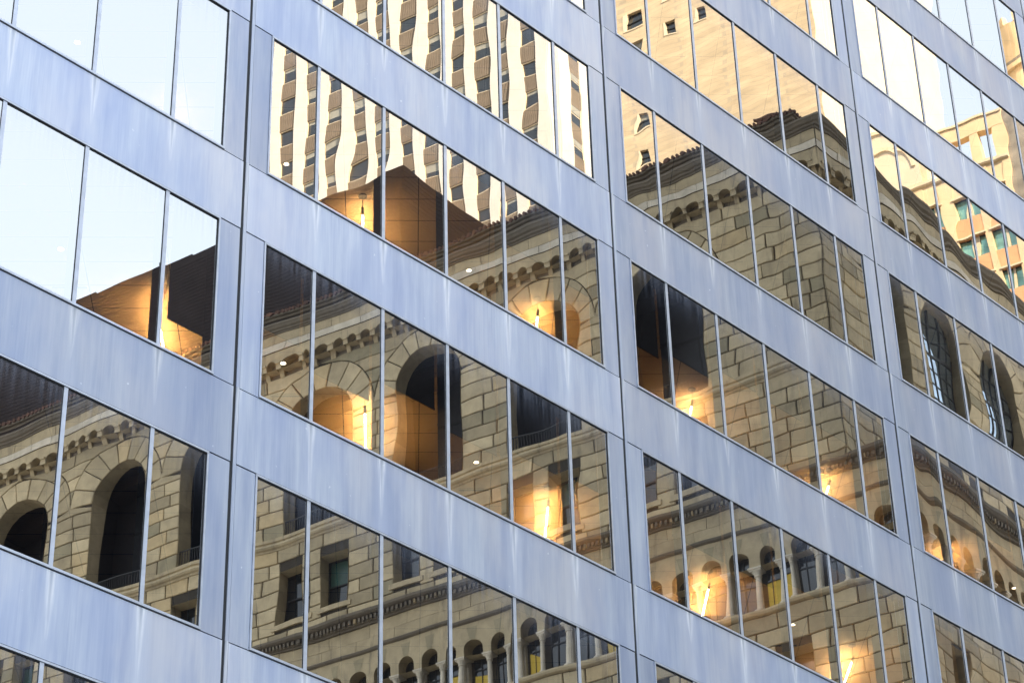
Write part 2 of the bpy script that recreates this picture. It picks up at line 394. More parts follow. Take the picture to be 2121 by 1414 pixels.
# roller shades, each hanging inside one pane: bay, pane index, level of its hem (in storeys)
for (k, i, lev) in ((-1, 5, -.80), (0, 1, -.712), (0, 2, -.597), (0, 3, -.66), (0, 0, -.63), (0, 4, .432), (0, 5, .41), (0, 4, -.60), (0, 5, -.58),
                    (1, 0, .30), (1, 1, .36), (1, 2, .44), (1, 3, .43), (1, 4, .46), (1, 1, -.60), (1, 2, -.60), (1, 3, -.53), (2, 2, .40), (2, 3, .36), (2, 4, .40)):
    x0 = k * BW; xs = [x0 + PL] + [x0 + m_ for m_ in MX] + [x0 + PR]; z1 = math.floor(lev) * SH + HEAD + .09; a, b = xs[i] + .034, xs[i + 1] - .034
    if k == -1: a += .30; b += .15
    mb = MB(); mb.box(a, b, .262, .265, lev * SH, z1); sh = link('roller_shade', mb, SHADE, office)
    mb = MB(); mb.box(a, b, .252, .275, lev * SH - .03, lev * SH); link('hem_bar', mb, BLACKM, sh)

# ------------------------------------------------------------------ lamps on the ceilings
def tube_lamp(x, lev, label):
    zc = lev * SH + HEAD + .10; y = 2.1
    t = thing('linear_pendant_lamp', (x, y, zc), label, 'ceiling lamp', 'tube lamps hanging in the lit offices')
    mb = MB(); mb.tube((x, y, zc), (x, y, zc - .018), .075, 16); link('canopy', mb, CHROME, t)
    u = Vector((.7071, .7071, 0)); a = Vector((x, y, zc - .26)) + u * .02; b = a + u * 2.0
    mb = MB(); mb.tube((x, y, zc - .018), tuple(a), .005, 6); q = a + u * 1.8; mb.tube((q.x, q.y, zc - .001), tuple(q), .006, 6); link('cable', mb, BLACKM, t)
    mb = MB(); mb.tube(a - u * .03, a + u * .16, .024, 10); mb.tube(b, b + u * .05, .022, 10); link('end_cap', mb, BLACKM, t)
    mb = MB(); mb.tube(a + u * .16, b, .011, 10); link('tube', mb, TUBEDIM if (lev, x) == (0, .18) else TUBE, t)
where = {(-1, 0.19): 'leftmost tube lamp of the lower lit floor, beside the first dark joint',
         (-1, 4.56): 'tube lamp of the lower lit floor inside the dark arch reflection left of centre',
         (-1, 8.98): 'tube lamp glowing low in the middle bay, under the reflected square window',
         (-1, 13.40): 'tube lamp glowing behind the reflected colonnade, lower right of centre',
         (-1, 17.86): 'rightmost tube lamp of the lower lit floor, at the bottom edge',
         (-1, 22.25): 'tube lamp of the lower lit floor beyond the lower right corner',
         (0, 0.18): 'faint tube lamp behind bright sky glass, upper left',
         (0, 4.46): 'tube lamp under the reflected white striped tower, upper lit floor',
         (0, 8.88): 'tube lamp over the small reflected arch near the picture centre',
         (0, 13.30): 'tube lamp below the large reflected dark arch right of centre',
         (0, 17.72): 'tube lamp just left of the third dark joint, upper lit floor',
         (0, 22.10): 'tube lamp between reflected arches at the right edge, upper lit floor'}
for (lev, x), lab in where.items(): tube_lamp(x, lev, lab)
dl = {(-1, -1.43): 'round downlight in the sky reflecting pane at far left', (0, -1.48): 'round downlight near the top left corner of the picture',
      (-1, 3.0): 'round downlight beside the reflected corbels left of centre', (-1, 7.44): 'round downlight under the reflected balcony, left of the low middle lamp',
      (-1, 16.28): 'round downlight in the reflected stone wall at lower right', (0, 2.93): 'round downlight in the left end of the striped tower reflection',
      (0, 7.34): 'round downlight over the reflected corbels near the picture centre', (0, 16.15): 'small round downlight beside a mullion, right of centre',
      (0, 11.8): 'round downlight hidden high behind the second dark joint', (-1, 11.85): 'round downlight low behind the second dark joint',
      (0, 24.95): 'round downlight at the right edge over the reflected arcade', (0, 20.55): 'round downlight high on the right behind the third joint'}
for (lev, x), lab in dl.items():
    zc = lev * SH + HEAD + .10
    t = thing('downlight', (x, 2.35, zc), lab, 'ceiling light', 'round downlights in the office ceilings')
    mb = MB(); mb.tube((x, 2.35, zc + .001), (x, 2.35, zc - .012), .056, 20); link('trim_ring', mb, CHROME, t)
    mb = MB(); mb.tube((x, 2.35, zc - .0125), (x, 2.35, zc - .016), .045, 20); link('diffuser', mb, DISC, t)
for lev, x in [(j, q) for j in (-1, 0) for q in (-.7, 3.72, 8.12, 12.5, 16.9, 21.3)]:
    zc = lev * SH + HEAD + .10; mb = MB(); u = Vector((-.7071, .7071)); w = Vector((.7071, .7071)); c = Vector((x, 3.06))
    P4 = [c + u * a + w * b for a, b in ((-.26, -.02), (.26, -.02), (.26, .02), (-.26, .02))]
    mb.prism([(q.x, q.y, zc - .006) for q in P4], [(q.x, q.y, zc + .002) for q in P4]); link('slot_diffuser', mb, BLACKM, office)
# ================================================================== BUILDINGS ACROSS THE STREET
# (seen only in the mirror glass). They are surveyed as the glass shows them and stand at the true place, y negated.
U2 = lambda d: np.array([math.cos(rad(d)), math.sin(rad(d))])
class Fr:
    """wall frame: s along the wall, d outwards from it, z up"""
    def __init__(s, P, deg, nrm):
        s.P = np.array(P[:2], float); s.u = U2(deg); s.n = np.array(nrm, float)
    def __call__(s, a, d, z):
        q = s.P + a * s.u + d * s.n; return (q[0], -q[1], z)
NF, NS = -U2(10), np.array([math.sin(rad(5.5)), -math.cos(rad(5.5))])
P0 = np.array([65.0097, 32.3584])
FF, FS = Fr(P0, 100, NF), Fr(P0, 5.5, NS)
PL0 = P0 - 2.8 * U2(100) + .3 * NF
LF, LS = Fr(PL0, 100, NF), Fr(PL0, 5.5, NS)

def sweep(mb, path, prof, tone=.5, mi=0, closed=True):
    """profile [(d, z)] swept along a plan path (points run left to right as seen from outside), mitred"""
    pts = [np.array(p[:2], float) for p in path]; rings = []
    for i, p in enumerate(pts):
        ns = []
        for a, b in ((i - 1, i), (i, i + 1)):
            if a >= 0 and b < len(pts):
                t = pts[b] - pts[a]; t /= np.linalg.norm(t); ns.append(np.array([t[1], -t[0]]))
        m = sum(ns); m /= np.linalg.norm(m); m = m / (m @ ns[0])
        rings.append([((p + m * d)[0], -(p + m * d)[1], z) for d, z in prof])
    for A, B in zip(rings[:-1], rings[1:]):
        if closed: mb.prism(A, B, tone, mi, (A is rings[0], B is rings[-1]))
        else:
            for k in range(len(A) - 1): mb.poly([A[k], A[k + 1], B[k + 1], B[k]], tone, mi)
def arc(c, zs, r, n=12, a0=math.pi, a1=0.0): return [(c + r * math.cos(a0 + (a1 - a0) * i / n), zs + r * math.sin(a0 + (a1 - a0) * i / n)) for i in range(n + 1)]
def holed(mb, T, s0, s1, z0, z1, ops, d, tone=.5, mi=0):
    """flat wall with openings (a, b, zb, zt, arched) at one storey"""
    q = lambda a, b, c, e: mb.poly([T(a, d, c), T(b, d, c), T(b, d, e), T(a, d, e)], tone, mi) if b > a + 1e-4 and e > c + 1e-4 else None
    x = s0
    for a, b, zb, zt, ar in sorted(ops):
        q(x, a, z0, z1); q(a, b, z0, zb)
        if ar:
            r = (b - a) / 2; p = arc((a + b) / 2, zt - r, r)
            for (s_, zz), (s2, z2) in zip(p[:-1], p[1:]): mb.poly([T(s_, d, zz), T(s2, d, z2), T(s2, d, z1), T(s_, d, z1)], tone, mi)
        else: q(a, b, zt, z1)
        x = b
    q(x, s1, z0, z1)
def outline(a, b, zb, zt, ar, n=12):
    if not ar: return [(a, zb), (a, zt), (b, zt), (b, zb)]
    r = (b - a) / 2; return [(a, zb)] + arc((a + b) / 2, zt - r, r, n) + [(b, zb)]
def reveal(mb, T, op, d0, d1, tone=.5, mi=0, jamb=.93):
    p = outline(*op); p = p + [p[0]]
    for (s0, z0), (s1, z1) in zip(p[:-1], p[1:]):
        n = max(1, int(abs(z1 - z0) / jamb)) if abs(s1 - s0) < .01 else 1
        for i in range(n):
            f, g = i / n, (i + 1) / n; a = (s0 + (s1 - s0) * f, z0 + (z1 - z0) * f); b = (s0 + (s1 - s0) * g, z0 + (z1 - z0) * g)
            mb.poly([T(a[0], d0, a[1]), T(b[0], d0, b[1]), T(b[0], d1, b[1]), T(a[0], d1, a[1])], rnd.uniform(.3, .8) if n > 1 else tone, mi)
def inset(poly, g):
    n = len(poly); P = [np.array(p) for p in poly]
    A = sum(P[i][0] * P[(i + 1) % n][1] - P[(i + 1) % n][0] * P[i][1] for i in range(n)); sg = 1 if A > 0 else -1
    out = []
    for i in range(n):
        e1 = P[i] - P[i - 1]; e2 = P[(i + 1) % n] - P[i]
        l1, l2 = np.linalg.norm(e1), np.linalg.norm(e2)
        if l1 < 1e-6 or l2 < 1e-6: out.append(tuple(P[i])); continue
        n1 = np.array([-e1[1], e1[0]]) / l1 * sg; n2 = np.array([-e2[1], e2[0]]) / l2 * sg
        m = n1 + n2; k = m @ n1
        out.append(tuple(P[i] + m * (g / max(k, .35))))
    return out
def stone_block(mb, T, poly, d=0.0, out=.075, gap=.026, bev=.030, tone=None):
    tone = rnd.random() if tone is None else tone; out += rnd.uniform(-.012, .012)
    a = inset(poly, gap); b = inset(poly, gap + bev); n = len(a)
    A = [T(s, d, z) for s, z in a]; A2 = [T(s, d + out * .55, z) for s, z in a]; B = [T(s, d + out, z) for s, z in b]
    mb.prism(A, A2, tone, 0, (False, False)); mb.prism(A2, B, tone, 0, (False, True))
def courses(mb, T, s0, s1, z0, z1, h, ops, d=0.0, ring=1.45):
    """coursed ashlar with voussoirs round arched openings"""
    n = max(1, round((z1 - z0) / h)); h = (z1 - z0) / n
    for a, b, zb, zt, ar in ops:
        if not ar: continue
        r = (b - a) / 2; c, zs = (a + b) / 2, zt - r; m = 9
        for i in range(m):
            t0, t1 = math.pi * i / m, math.pi * (i + 1) / m
            pt = lambda R, t: (c + R * math.cos(t), zs + R * math.sin(t))
            rr = r + .02
            stone_block(mb, T, [pt(rr, t0), pt(r + ring, t0), pt(r + ring, (t0 + t1) / 2), pt(r + ring, t1), pt(rr, t1)], d, tone=.95 if i == m // 2 and rnd.random() < .4 else rnd.uniform(.2, .8), out=.085)
    for k in range(n):
        za, zc = z0 + k * h, z0 + (k + 1) * h; obs = []
        for a, b, zb, zt, ar in ops:
            c = (a + b) / 2
            if ar:
                r = (b - a) / 2; zs = zt - r; R = r + ring
                if zc > zb + .05 and za < zs - .05: obs.append((a, b, (lambda z, a=a, b=b, c=c, zs=zs, R=R: (b - a) / 2 if z < zs else math.sqrt(max(0, R * R - (z - zs) ** 2))), c))
                elif za >= zs - .05 and za < zs + R - .02: obs.append((a, b, (lambda z, zs=zs, R=R: math.sqrt(max(0, R * R - (z - zs) ** 2))), c))
            elif zc > zb + .1 and za < zt - .1: obs.append((a, b, (lambda z, a=a, b=b: (b - a) / 2), c))
        obs.sort(key=lambda o: o[3]); edges = [None] + obs + [None]
        zz = [za, (za * 2 + zc) / 3, (za + 2 * zc) / 3, zc]
        for L, Rr in zip(edges[:-1], edges[1:]):
            lf = (lambda z: s0) if L is None else (lambda z, L=L: L[3] + L[2](z)); rf = (lambda z: s1) if Rr is None else (lambda z, Rr=Rr: Rr[3] - Rr[2](z))
            lo, hi = max(lf(z) for z in zz), min(rf(z) for z in zz)
            cuts = []; x = lo + rnd.uniform(.7, 1.7)
            while x < hi - .6: cuts.append(x); x += rnd.uniform(1.2, 2.4)
            lcurve = abs(lf(za) - lf(zc)) > .02; rcurve = abs(rf(za) - rf(zc)) > .02
            X = [None] + cuts + [None]
            for p, q in zip(X[:-1], X[1:]):
                le = [(lf(z), z) for z in (zz if lcurve else (za, zc))] if p is None else [(p, za), (p, zc)]
                re = [(rf(z), z) for z in (zz if rcurve else (za, zc))] if q is None else [(q, za), (q, zc)]
                w = max(b_[0] for b_ in re) - min(a_[0] for a_ in le)
                if w < .22: continue
                if min(re[0][0] - le[0][0], re[-1][0] - le[-1][0]) < .12:
                    # taper sliver: keep as quad
                    pass
                poly = le + re[::-1]; pp = [poly[0]]
                for v in poly[1:]:
                    if math.hypot(v[0] - pp[-1][0], v[1] - pp[-1][1]) > .03: pp.append(v)
                if len(pp) > 3: stone_block(mb, T, pp, d)

palace = thing('stone_palace', (75, -60, GZ), 'rusticated sandstone palace with arched windows and corbelled cornice, mirrored across the windows', 'building')
SL = 66.0        # length of the long front
SR = 46.0        # length of the street side
plan_up = [P0 + SL * U2(100), P0, P0 + SR * U2(5.5)]
plan_lo = [PL0 + (SL + 2.8) * U2(100), PL0, PL0 + (SR + .5) * U2(5.5)]
A_F = [(7.0 + 7.25 * k, 11.35 + 7.25 * k, 41.2, 49.75, True) for k in range(8)]
A_S = [(3.55 + 6.5 * k, 7.9 + 6.5 * k, 41.2, 49.75, True) for k in range(6)]
R_F = [(c + o - .85, c + o + .85, 35.95, 39.05, False) for k in range(8) for c in (9.17 + 7.25 * k,) for o in (-1.05, 1.55)]
R_S = [(c + o - .8, c + o + .8, 35.95, 39.05, False) for k in range(6) for c in (6.05 + 6.5 * k,) for o in (-1.2, 1.2)]
# --- upper storeys
mb = MB()
for T, L, A, R in ((FF, SL, A_F, R_F), (FS, SR, A_S, R_S)):
    holed(mb, T, 0, L, 41.2, 51.4, A, 0, .5, 1); holed(mb, T, 0, L, 34.0, 41.2, R, 0, .5, 1)
    for op in A: reveal(mb, T, op, .08, -.95 if T is FF else -.9, .5, 0)
    for op in R: reveal(mb, T, op, .08, -.95, .5, 0)
    courses(mb, T, 0, L, 41.2, 51.35, .83, A); courses(mb, T, 0, L, 34.6, 40.5, .84, R)
link('upper_wall', mb, [STONE, JOINT], palace)
# --- solid body and flat roof
mb = MB(); V = lambda p, z: (p[0], -p[1], z)
# --- corbel table and frieze
mb = MB(); D1 = .48
for T, L, per in ((FF, SL, 1.036), (FS, SR, 1.06)):
    n = int(L / per); ops = [(.28 + per * i, .28 + per * i + .70, 51.25, 52.22, True) for i in range(n)]
    holed(mb, T, -D1 if T is FF else -D1, L, 51.62, 52.75, [(a, b, 51.62, zt, ar) for a, b, zb, zt, ar in ops], D1, .55, 0)
    for op in ops: reveal(mb, T, (op[0], op[1], 51.62, op[3], True), D1, .0, .5, 0, 9)
    for i in range(n + 1):
        s0 = per * i - .04; s1 = s0 + .29
        prof = [(0, 51.25), (.10, 51.28), (.17, 51.42), (.20, 51.58), (.26, 51.68), (.44, 51.76), (.50, 51.84), (.50, 51.92), (.56, 51.94), (.56, 52.06), (0, 52.06)]
        mb.prism([T(s0, d, z) for d, z in prof], [T(s1, d, z) for d, z in prof], .6, 0)
    holed(mb, T, 0, L, 51.35, 52.8, [], .004, .5, 1)
link('corbel_table', mb, [SMOOTH, MOULD], palace)
mb = MB()
sweep(mb, plan_up, [(0, 52.74), (D1 + .03, 52.74), (D1 + .03, 53.86), (0, 53.86)], .5, 1)
for T, L in ((FF, SL), (FS, SR)):
    for z0, z1, mi in ((52.76, 53.22, 2), (53.22, 53.84, 0)):
        x = -.45
        while x < L - 1:
            w = rnd.uniform(1.2, 2.2); stone_block(mb, T, [(x, z0), (x + w, z0), (x + w, z1), (x, z1)], D1 + .028, .02, .008, .004, rnd.uniform(.2, .8)); x += w
            for k_ in range(len(mb.m) - 1, -1, -1):
                if mb.m[k_] == 0 and mi == 2 and k_ > len(mb.m) - 10: mb.m[k_] = 2
                else: break
link('frieze', mb, [SMOOTH, JOINT, LIGHTST], palace)
mb = MB()
sweep(mb, plan_up, [(0, 53.84), (.58, 53.84), (.60, 53.93), (.68, 53.96), (.70, 54.06), (.80, 54.12), (.86, 54.26), (.90, 54.30), (.90, 54.42), (0, 54.5)], .4)
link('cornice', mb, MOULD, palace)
# --- attic set back behind the cornice with its tiled roof
mb = MB(); AT = -2.4
sweep(mb, plan_up, [(AT - 2, 53.9), (AT, 53.9), (AT, 57.0), (AT + .08, 57.02), (AT + .1, 57.14), (AT + .22, 57.18), (AT + .26, 57.30), (AT + .4, 57.34), (AT + .42, 57.46), (AT - 2, 57.5)], .5)
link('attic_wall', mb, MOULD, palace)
mb = MB()
for T, L in ((FF, SL), (FS, SR)):
    x = -(AT + .5) + .1
    while x < L - 3:
        t_ = rnd.random(); dz = rnd.uniform(-.012, .012); p, q = T(x, AT + .52, 57.50 + dz), T(x, AT - 1.6, 58.1)
        mb.tube(p, q, .115, 8, t_, 0, .10); x += .34
sweep(mb, plan_up, [(AT - 3.2, 58.7), (AT + .40, 57.47), (AT + .40, 57.52), (AT - 3.2, 58.80)], .3)
link('tiled_roof', mb, TILE, palace)
mb = MB()
roofpts = [V(P0 + NF * -2 + NS * -2 + SL * U2(100), 57.4), V(P0 + (NF + NS) * -2.2, 57.4), V(P0 + SR * U2(5.5) + NS * -2, 57.4), V(P0 + SR * U2(5.5) + SL * U2(100), 57.4)]
mb.prism([(x, y, z - 8) for x, y, z in roofpts], roofpts); link('roof', mb, LOUVRE, palace)
# back walls closing the body
mb = MB(); b0, b1, b2 = P0 + SL * U2(100), P0 + SL * U2(100) + SR * U2(5.5), P0 + SR * U2(5.5)
for a, b in ((b0, b1), (b1, b2)): mb.poly([V(a, GZ), V(b, GZ), V(b, 57.3), V(a, 57.3)])
link('rear_wall', mb, SMOOTH, palace)
# --- string courses
mb = MB()
sweep(mb, plan_up, [(0, 40.45), (.12, 40.45), (.16, 40.55), (.26, 40.6), (.32, 40.7), (.26, 40.82), (.16, 40.86), (.14, 40.95), (.22, 41.0), (.22, 41.18), (0, 41.24)], .5)
link('string_course', mb, SMOOTH, palace)
mb = MB()
sweep(mb, plan_lo, [(-3.2, 34.0), (.12, 34.0), (.15, 34.08), (.26, 34.1), (.28, 34.34), (.48, 34.38), (.58, 34.46), (.60, 34.60), (-3.2, 34.72)], .35)
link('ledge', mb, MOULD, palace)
mb = MB()
for T, L in ((LF, SL), (LS, SR)):
    x = .05
    while x < L - 1: mb.box(x, x + .13, .12, .40, 34.12, 34.33, rnd.random(), 0, T); x += .27
link('dentil_row', mb, MOULD, palace)
# --- lower body: frieze, arcade, rusticated wall
mb = MB()
for T, L in ((LF, SL + 2.8), (LS, SR)):
    holed(mb, T, 0, L, 32.6, 34.05, [], 0, .5, 1); x = 0; 
    for z0, z1 in ((32.75, 33.35), (33.35, 34.0)):
        x = 0
        while x < L - .5:
            w = min(rnd.uniform(1.3, 2.6), L - x); stone_block(mb, T, [(x, z0), (x + w, z0), (x + w, z1), (x, z1)], 0, .02, .008, .004, rnd.uniform(.2, .75)); x += w
link('lower_frieze', mb, [SMOOTH, JOINT], palace)
mb = MB()
sweep(mb, plan_lo, [(0, 32.5), (.05, 32.5), (.16, 32.56), (.20, 32.66), (.10, 32.74), (0, 32.76)], .45); link('arcade_moulding', mb, MOULD, palace)
mb = MB(); sweep(mb, plan_lo, [(-.9, 28.06), (.08, 28.06), (.22, 28.12), (.27, 28.24), (.22, 28.36), (.06, 28.42), (-.9, 28.42)], .6); link('arcade_sill', mb, SMOOTH, palace)
arc_w = MB(); colm = MB(); back = MB()
def gaps(T): return [5.2 + 7.25 * k - .0 for k in range(8)] if T is LF else [4.0 + 6.5 * k for k in range(6)]
for T, L in ((LF, SL + 2.8), (LS, SR)):
    per = 1.48; n = int((L - .8) / per); ops = [(.75 + per * i, .75 + per * i + .98, 28.42, 31.55, True) for i in range(n)]
    # spandrels of the arcade above the capitals
    up = [(a, b, 30.62, zt, ar) for a, b, zb, zt, ar in ops]
    holed(arc_w, T, 0, L, 30.62, 32.52, up, .02, .55, 0)
    for op in up: reveal(arc_w, T, op, .02, -.62, .5, 0, 9)
    for i, (a, b, zb, zt, ar) in enumerate(ops):
        c, zs = (a + b) / 2, zt - .49
        if i % 5 == 3:
            for f in (-.22, .22):
                pass
        arc_w.poly([T(c - .13, .034, zt + .02), T(c + .13, .034, zt + .02), T(c + .28, .034, zt + .72), T(c - .28, .034, zt + .72)], .05, 0)
    # columns with capitals and bases between the arches
    for i in range(n + 1):
        s = .75 + per * i - .25
        if i == 0: colm.box(0, .75, -.62, .02, 28.42, 30.62, .6, 0, T); continue
        for dd in (-.16,):
            colm.tube(T(s, dd, 28.62), T(s, dd, 30.22), .155, 12, .55, 0, .135)
        colm.tube(T(s, -.16, 28.42), T(s, -.16, 28.52), .24, 12, .5, 0); colm.tube(T(s, -.16, 28.52), T(s, -.16, 28.62), .21, 12, .5, 0, .16)
        colm.tube(T(s, -.16, 30.20), T(s, -.16, 30.27), .18, 12, .5, 0); colm.tube(T(s, -.16, 30.27), T(s, -.16, 30.46), .15, 12, .5, 0, .25)
        colm.box(s - .26, s + .26, -.42, .06, 30.46, 30.54, .6, 0, T); colm.box(s - .29, s + .29, -.62, .10, 30.54, 30.63, .6, 0, T)
        if i % 2 == 0: colm.box(s - .17, s + .17, -.62, -.36, 28.42, 30.54, .5, 0, T)
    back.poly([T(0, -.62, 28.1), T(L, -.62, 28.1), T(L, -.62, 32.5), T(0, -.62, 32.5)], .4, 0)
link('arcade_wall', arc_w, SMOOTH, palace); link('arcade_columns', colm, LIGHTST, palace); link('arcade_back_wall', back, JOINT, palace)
lits = {(0, 1): 1, (0, 4): 1, (0, 9): 1, (0, 10): 1, (0, 15): 1, (0, 16): 1, (0, 13): 1}
for w_, (T, L) in enumerate(((LF, SL), (LS, 22))):
    for i in range(int(L / 1.48 / 1)):
        a = .75 + 1.48 * i; mbw = MB()
        p = outline(a + .08, a + .90, 28.45, 31.40, True, 8); yl = (w_, i) in lits
        mbw.poly([T(s, -.58, z) for s, z in p], .5, 0)
        if yl: mbw.poly([T(a + .1, -.57, 28.5), T(a + .88, -.57, 28.5), T(a + .88, -.57, 29.7 + .3 * (i % 3)), T(a + .1, -.57, 30.0 - .4 * (i % 2))], .5, 2)
        for z in (28.5, 29.95, 30.85): mbw.box(a + .08, a + .90, -.565, -.53, z, z + .06, .5, 1, T)
        mbw.box(a + .47, a + .51, -.565, -.53, 28.5, 31.35, .5, 1, T)
        link('arcade_window', mbw, [WGLASS, IRON, YELLOW], palace, fix=False)
mb = MB(); WL = [(5.6 + 7.25 * k, 7.2 + 7.25 * k, 22.4, 25.9, False) for k in range(8)]; WS = [(2.5 + 6.5 * k, 4.0 + 6.5 * k, 22.3, 25.3, False) for k in range(6)]
for T, L, Wn in ((LF, SL + 2.8, WL), (LS, SR, WS)):
    holed(mb, T, 0, L, 17.0, 28.1, Wn, 0, .5, 1)
    for op in Wn: reveal(mb, T, op, .08, -.9, .5, 0)
    courses(mb, T, 0, L, 17.0, 28.05, .84, Wn)
    holed(mb, T, 0, L, GZ, 17.0, [], .06, .5, 0)
    for op in Wn: mb.poly([T(op[0], -.85, op[2]), T(op[1], -.85, op[2]), T(op[1], -.85, op[3]), T(op[0], -.85, op[3])], .5, 2)
link('lower_wall', mb, [STONE, JOINT, WGLASS], palace)
# --- windows inside the openings; black boxes paint the shade behind the front arches
for T, A, g, side in ((FF, A_F, WGLASS, 0), (FS, A_S, SKYGLASS, 1)):
    for a, b, zb, zt, ar in A:
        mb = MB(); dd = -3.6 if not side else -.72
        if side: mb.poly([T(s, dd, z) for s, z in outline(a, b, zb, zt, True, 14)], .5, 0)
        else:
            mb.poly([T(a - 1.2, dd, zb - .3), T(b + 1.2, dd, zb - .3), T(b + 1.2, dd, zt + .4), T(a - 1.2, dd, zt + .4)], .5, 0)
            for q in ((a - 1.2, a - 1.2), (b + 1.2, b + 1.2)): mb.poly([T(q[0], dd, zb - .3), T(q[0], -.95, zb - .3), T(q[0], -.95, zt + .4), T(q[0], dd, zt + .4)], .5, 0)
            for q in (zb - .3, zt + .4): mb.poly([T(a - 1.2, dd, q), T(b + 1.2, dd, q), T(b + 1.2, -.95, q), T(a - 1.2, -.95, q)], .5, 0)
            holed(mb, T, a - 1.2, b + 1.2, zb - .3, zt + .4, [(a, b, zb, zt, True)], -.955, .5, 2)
        c = (a + b) / 2; r = (b - a) / 2
        for s in (np.arange(a, b + .01, (b - a) / 6) if side else (c,)):
            w_ = .05 if abs(s - c) > .9 else .09; top = zt - r + math.sqrt(max(0, r * r - (s - c) ** 2)); mb.box(s - w_ / 2, s + w_ / 2, dd + .01, dd + .04, zb, top, .5, 1, T)
        for z in (np.arange(zb, zt - .2, .95) if side else (46.9,)):
            hw = r if z < zt - r else math.sqrt(max(0, r * r - (z - zt + r) ** 2)); mb.box(c - hw, c + hw, dd + .012, dd + .035, z, z + (.16 if abs(z - 46.9) < .5 else .05), .5, 1, T)
        w = link('arched_window', mb, [g if side else DARKIN, IRON, DARKIN], palace, fix=False)
        mb = MB()
        for z in (41.30, 42.12): mb.box(a, b, -.12, -.07, z, z + .06, .5, 0, T)
        for s in np.arange(a + .08, b, .17): mb.box(s - .016, s + .016, -.11, -.08, 41.34, 42.14, .5, 0, T)
        link('balcony_railing', mb, IRON, w)
for T, R in ((FF, R_F), (FS, R_S)):
    for i, (a, b, zb, zt, ar) in enumerate(R):
        mb = MB(); dd = -.82
        mb.poly([T(a, dd, zb), T(b, dd, zb), T(b, dd, zt), T(a, dd, zt)], .5, 0)
        m_ = (zb + zt) / 2
        for z in (zb, m_, zt - .09): mb.box(a, b, dd + .01, dd + .09, z, z + .09, .5, 1, T)
        for s in (a, b - .08): mb.box(s, s + .08, dd + .012, dd + .085, zb, zt, .5, 1, T)
        mb.poly([T(a + .1, dd + .012, m_ + .1), T(b - .1, dd + .012, m_ + .1), T(b - .1, dd + .012, zt - .1), T(a + .1, dd + .012, zt - .1)], .5, 2)
        if i % 3 == 0: mb.poly([T(a + .15, dd - .02 + .036, zb + .1), T((a + b) / 2, dd + .016, zb + .1), T((a + b) / 2, dd + .016, m_), T(a + .15, dd + .016, m_)], .5, 0)
        link('sash_window', mb, [WGLASS, IRON, DKGREEN if i % 2 == 0 else WGLASS], palace, fix=False)
        mb = MB(); mb.box(a - .25, b + .25, -.3, .14, zb - .32, zb - .02, .6, 0, T); link('window_sill', mb, SMOOTH, palace)
# --- dark clad plant storey rising behind the roof
mb = MB(); q0 = P0 - NF * 0 + U2(10) * 8 + 31.1 * U2(100)
pent = [q0, q0 + 20 * U2(5.5), q0 + 20 * U2(5.5) + 34 * U2(100), q0 + 34 * U2(100)]
mb.prism([V(p, 57.0) for p in pent], [V(p, 70.0) for p in pent])
PF, PS_ = Fr(q0, 100, NF), Fr(q0, 5.5, NS)
for T, L in ((PF, 34), (PS_, 20)):
    z = 57.5
    while z < 69.8: mb.box(0.02, L, .0, .02, z, z + .12, .5, 0, T); z += .28
x = 2.0                                          # broken skyline of vents toward the far end
for (s0, s1, h_) in ((10.5, 14.2, .25), (14.2, 16.5, .5), (16.5, 19.5, .8), (25, 31, .6)): mb.box(s0, s1, -1.5, -.1, 70.002, 70 + h_ * .45, .5, 0, PF)
link('plant_storey', mb, LOUVRE, palace)

# ------------------------------------------------------------------ white striped tower
TW = np.array([121.90, 97.93]); TF, TS = Fr(TW, 100, NF), Fr(TW, 5.5, NS)
tower = thing('striped_tower', (125, -115, GZ), 'tall white tower with brown window stripes, mirrored in the upper left centre panes', 'tower')
TL, TZ = 37.0, 190.0
mb = MB()
plan = [TW, TW + 8.5 * U2(5.5), TW + 8.5 * U2(5.5) + TL * U2(100), TW + TL * U2(100)]
ip = [TW + (U2(10) * .35) + U2(100) * .1, TW + 8.5 * U2(5.5) + U2(10) * -.0, plan[2], plan[3] + U2(10) * .35]
mb.prism([V(p, GZ) for p in ip], [V(p, TZ) for p in ip]); link('core_wall', mb, WHITEP, tower)
cols = [(1.42 + 3.02 * i, 1.42 + 3.02 * i + 1.74) for i in range(12)]
edges = [0] + [e for c in cols for e in c] + [TL]
for a, b in zip(edges[0::2], edges[1::2]):
    mb = MB(); mb.box(a, b, -.34, .12, GZ, TZ, rnd.random(), 0, TF); link('pier', mb, WHITEP, tower)
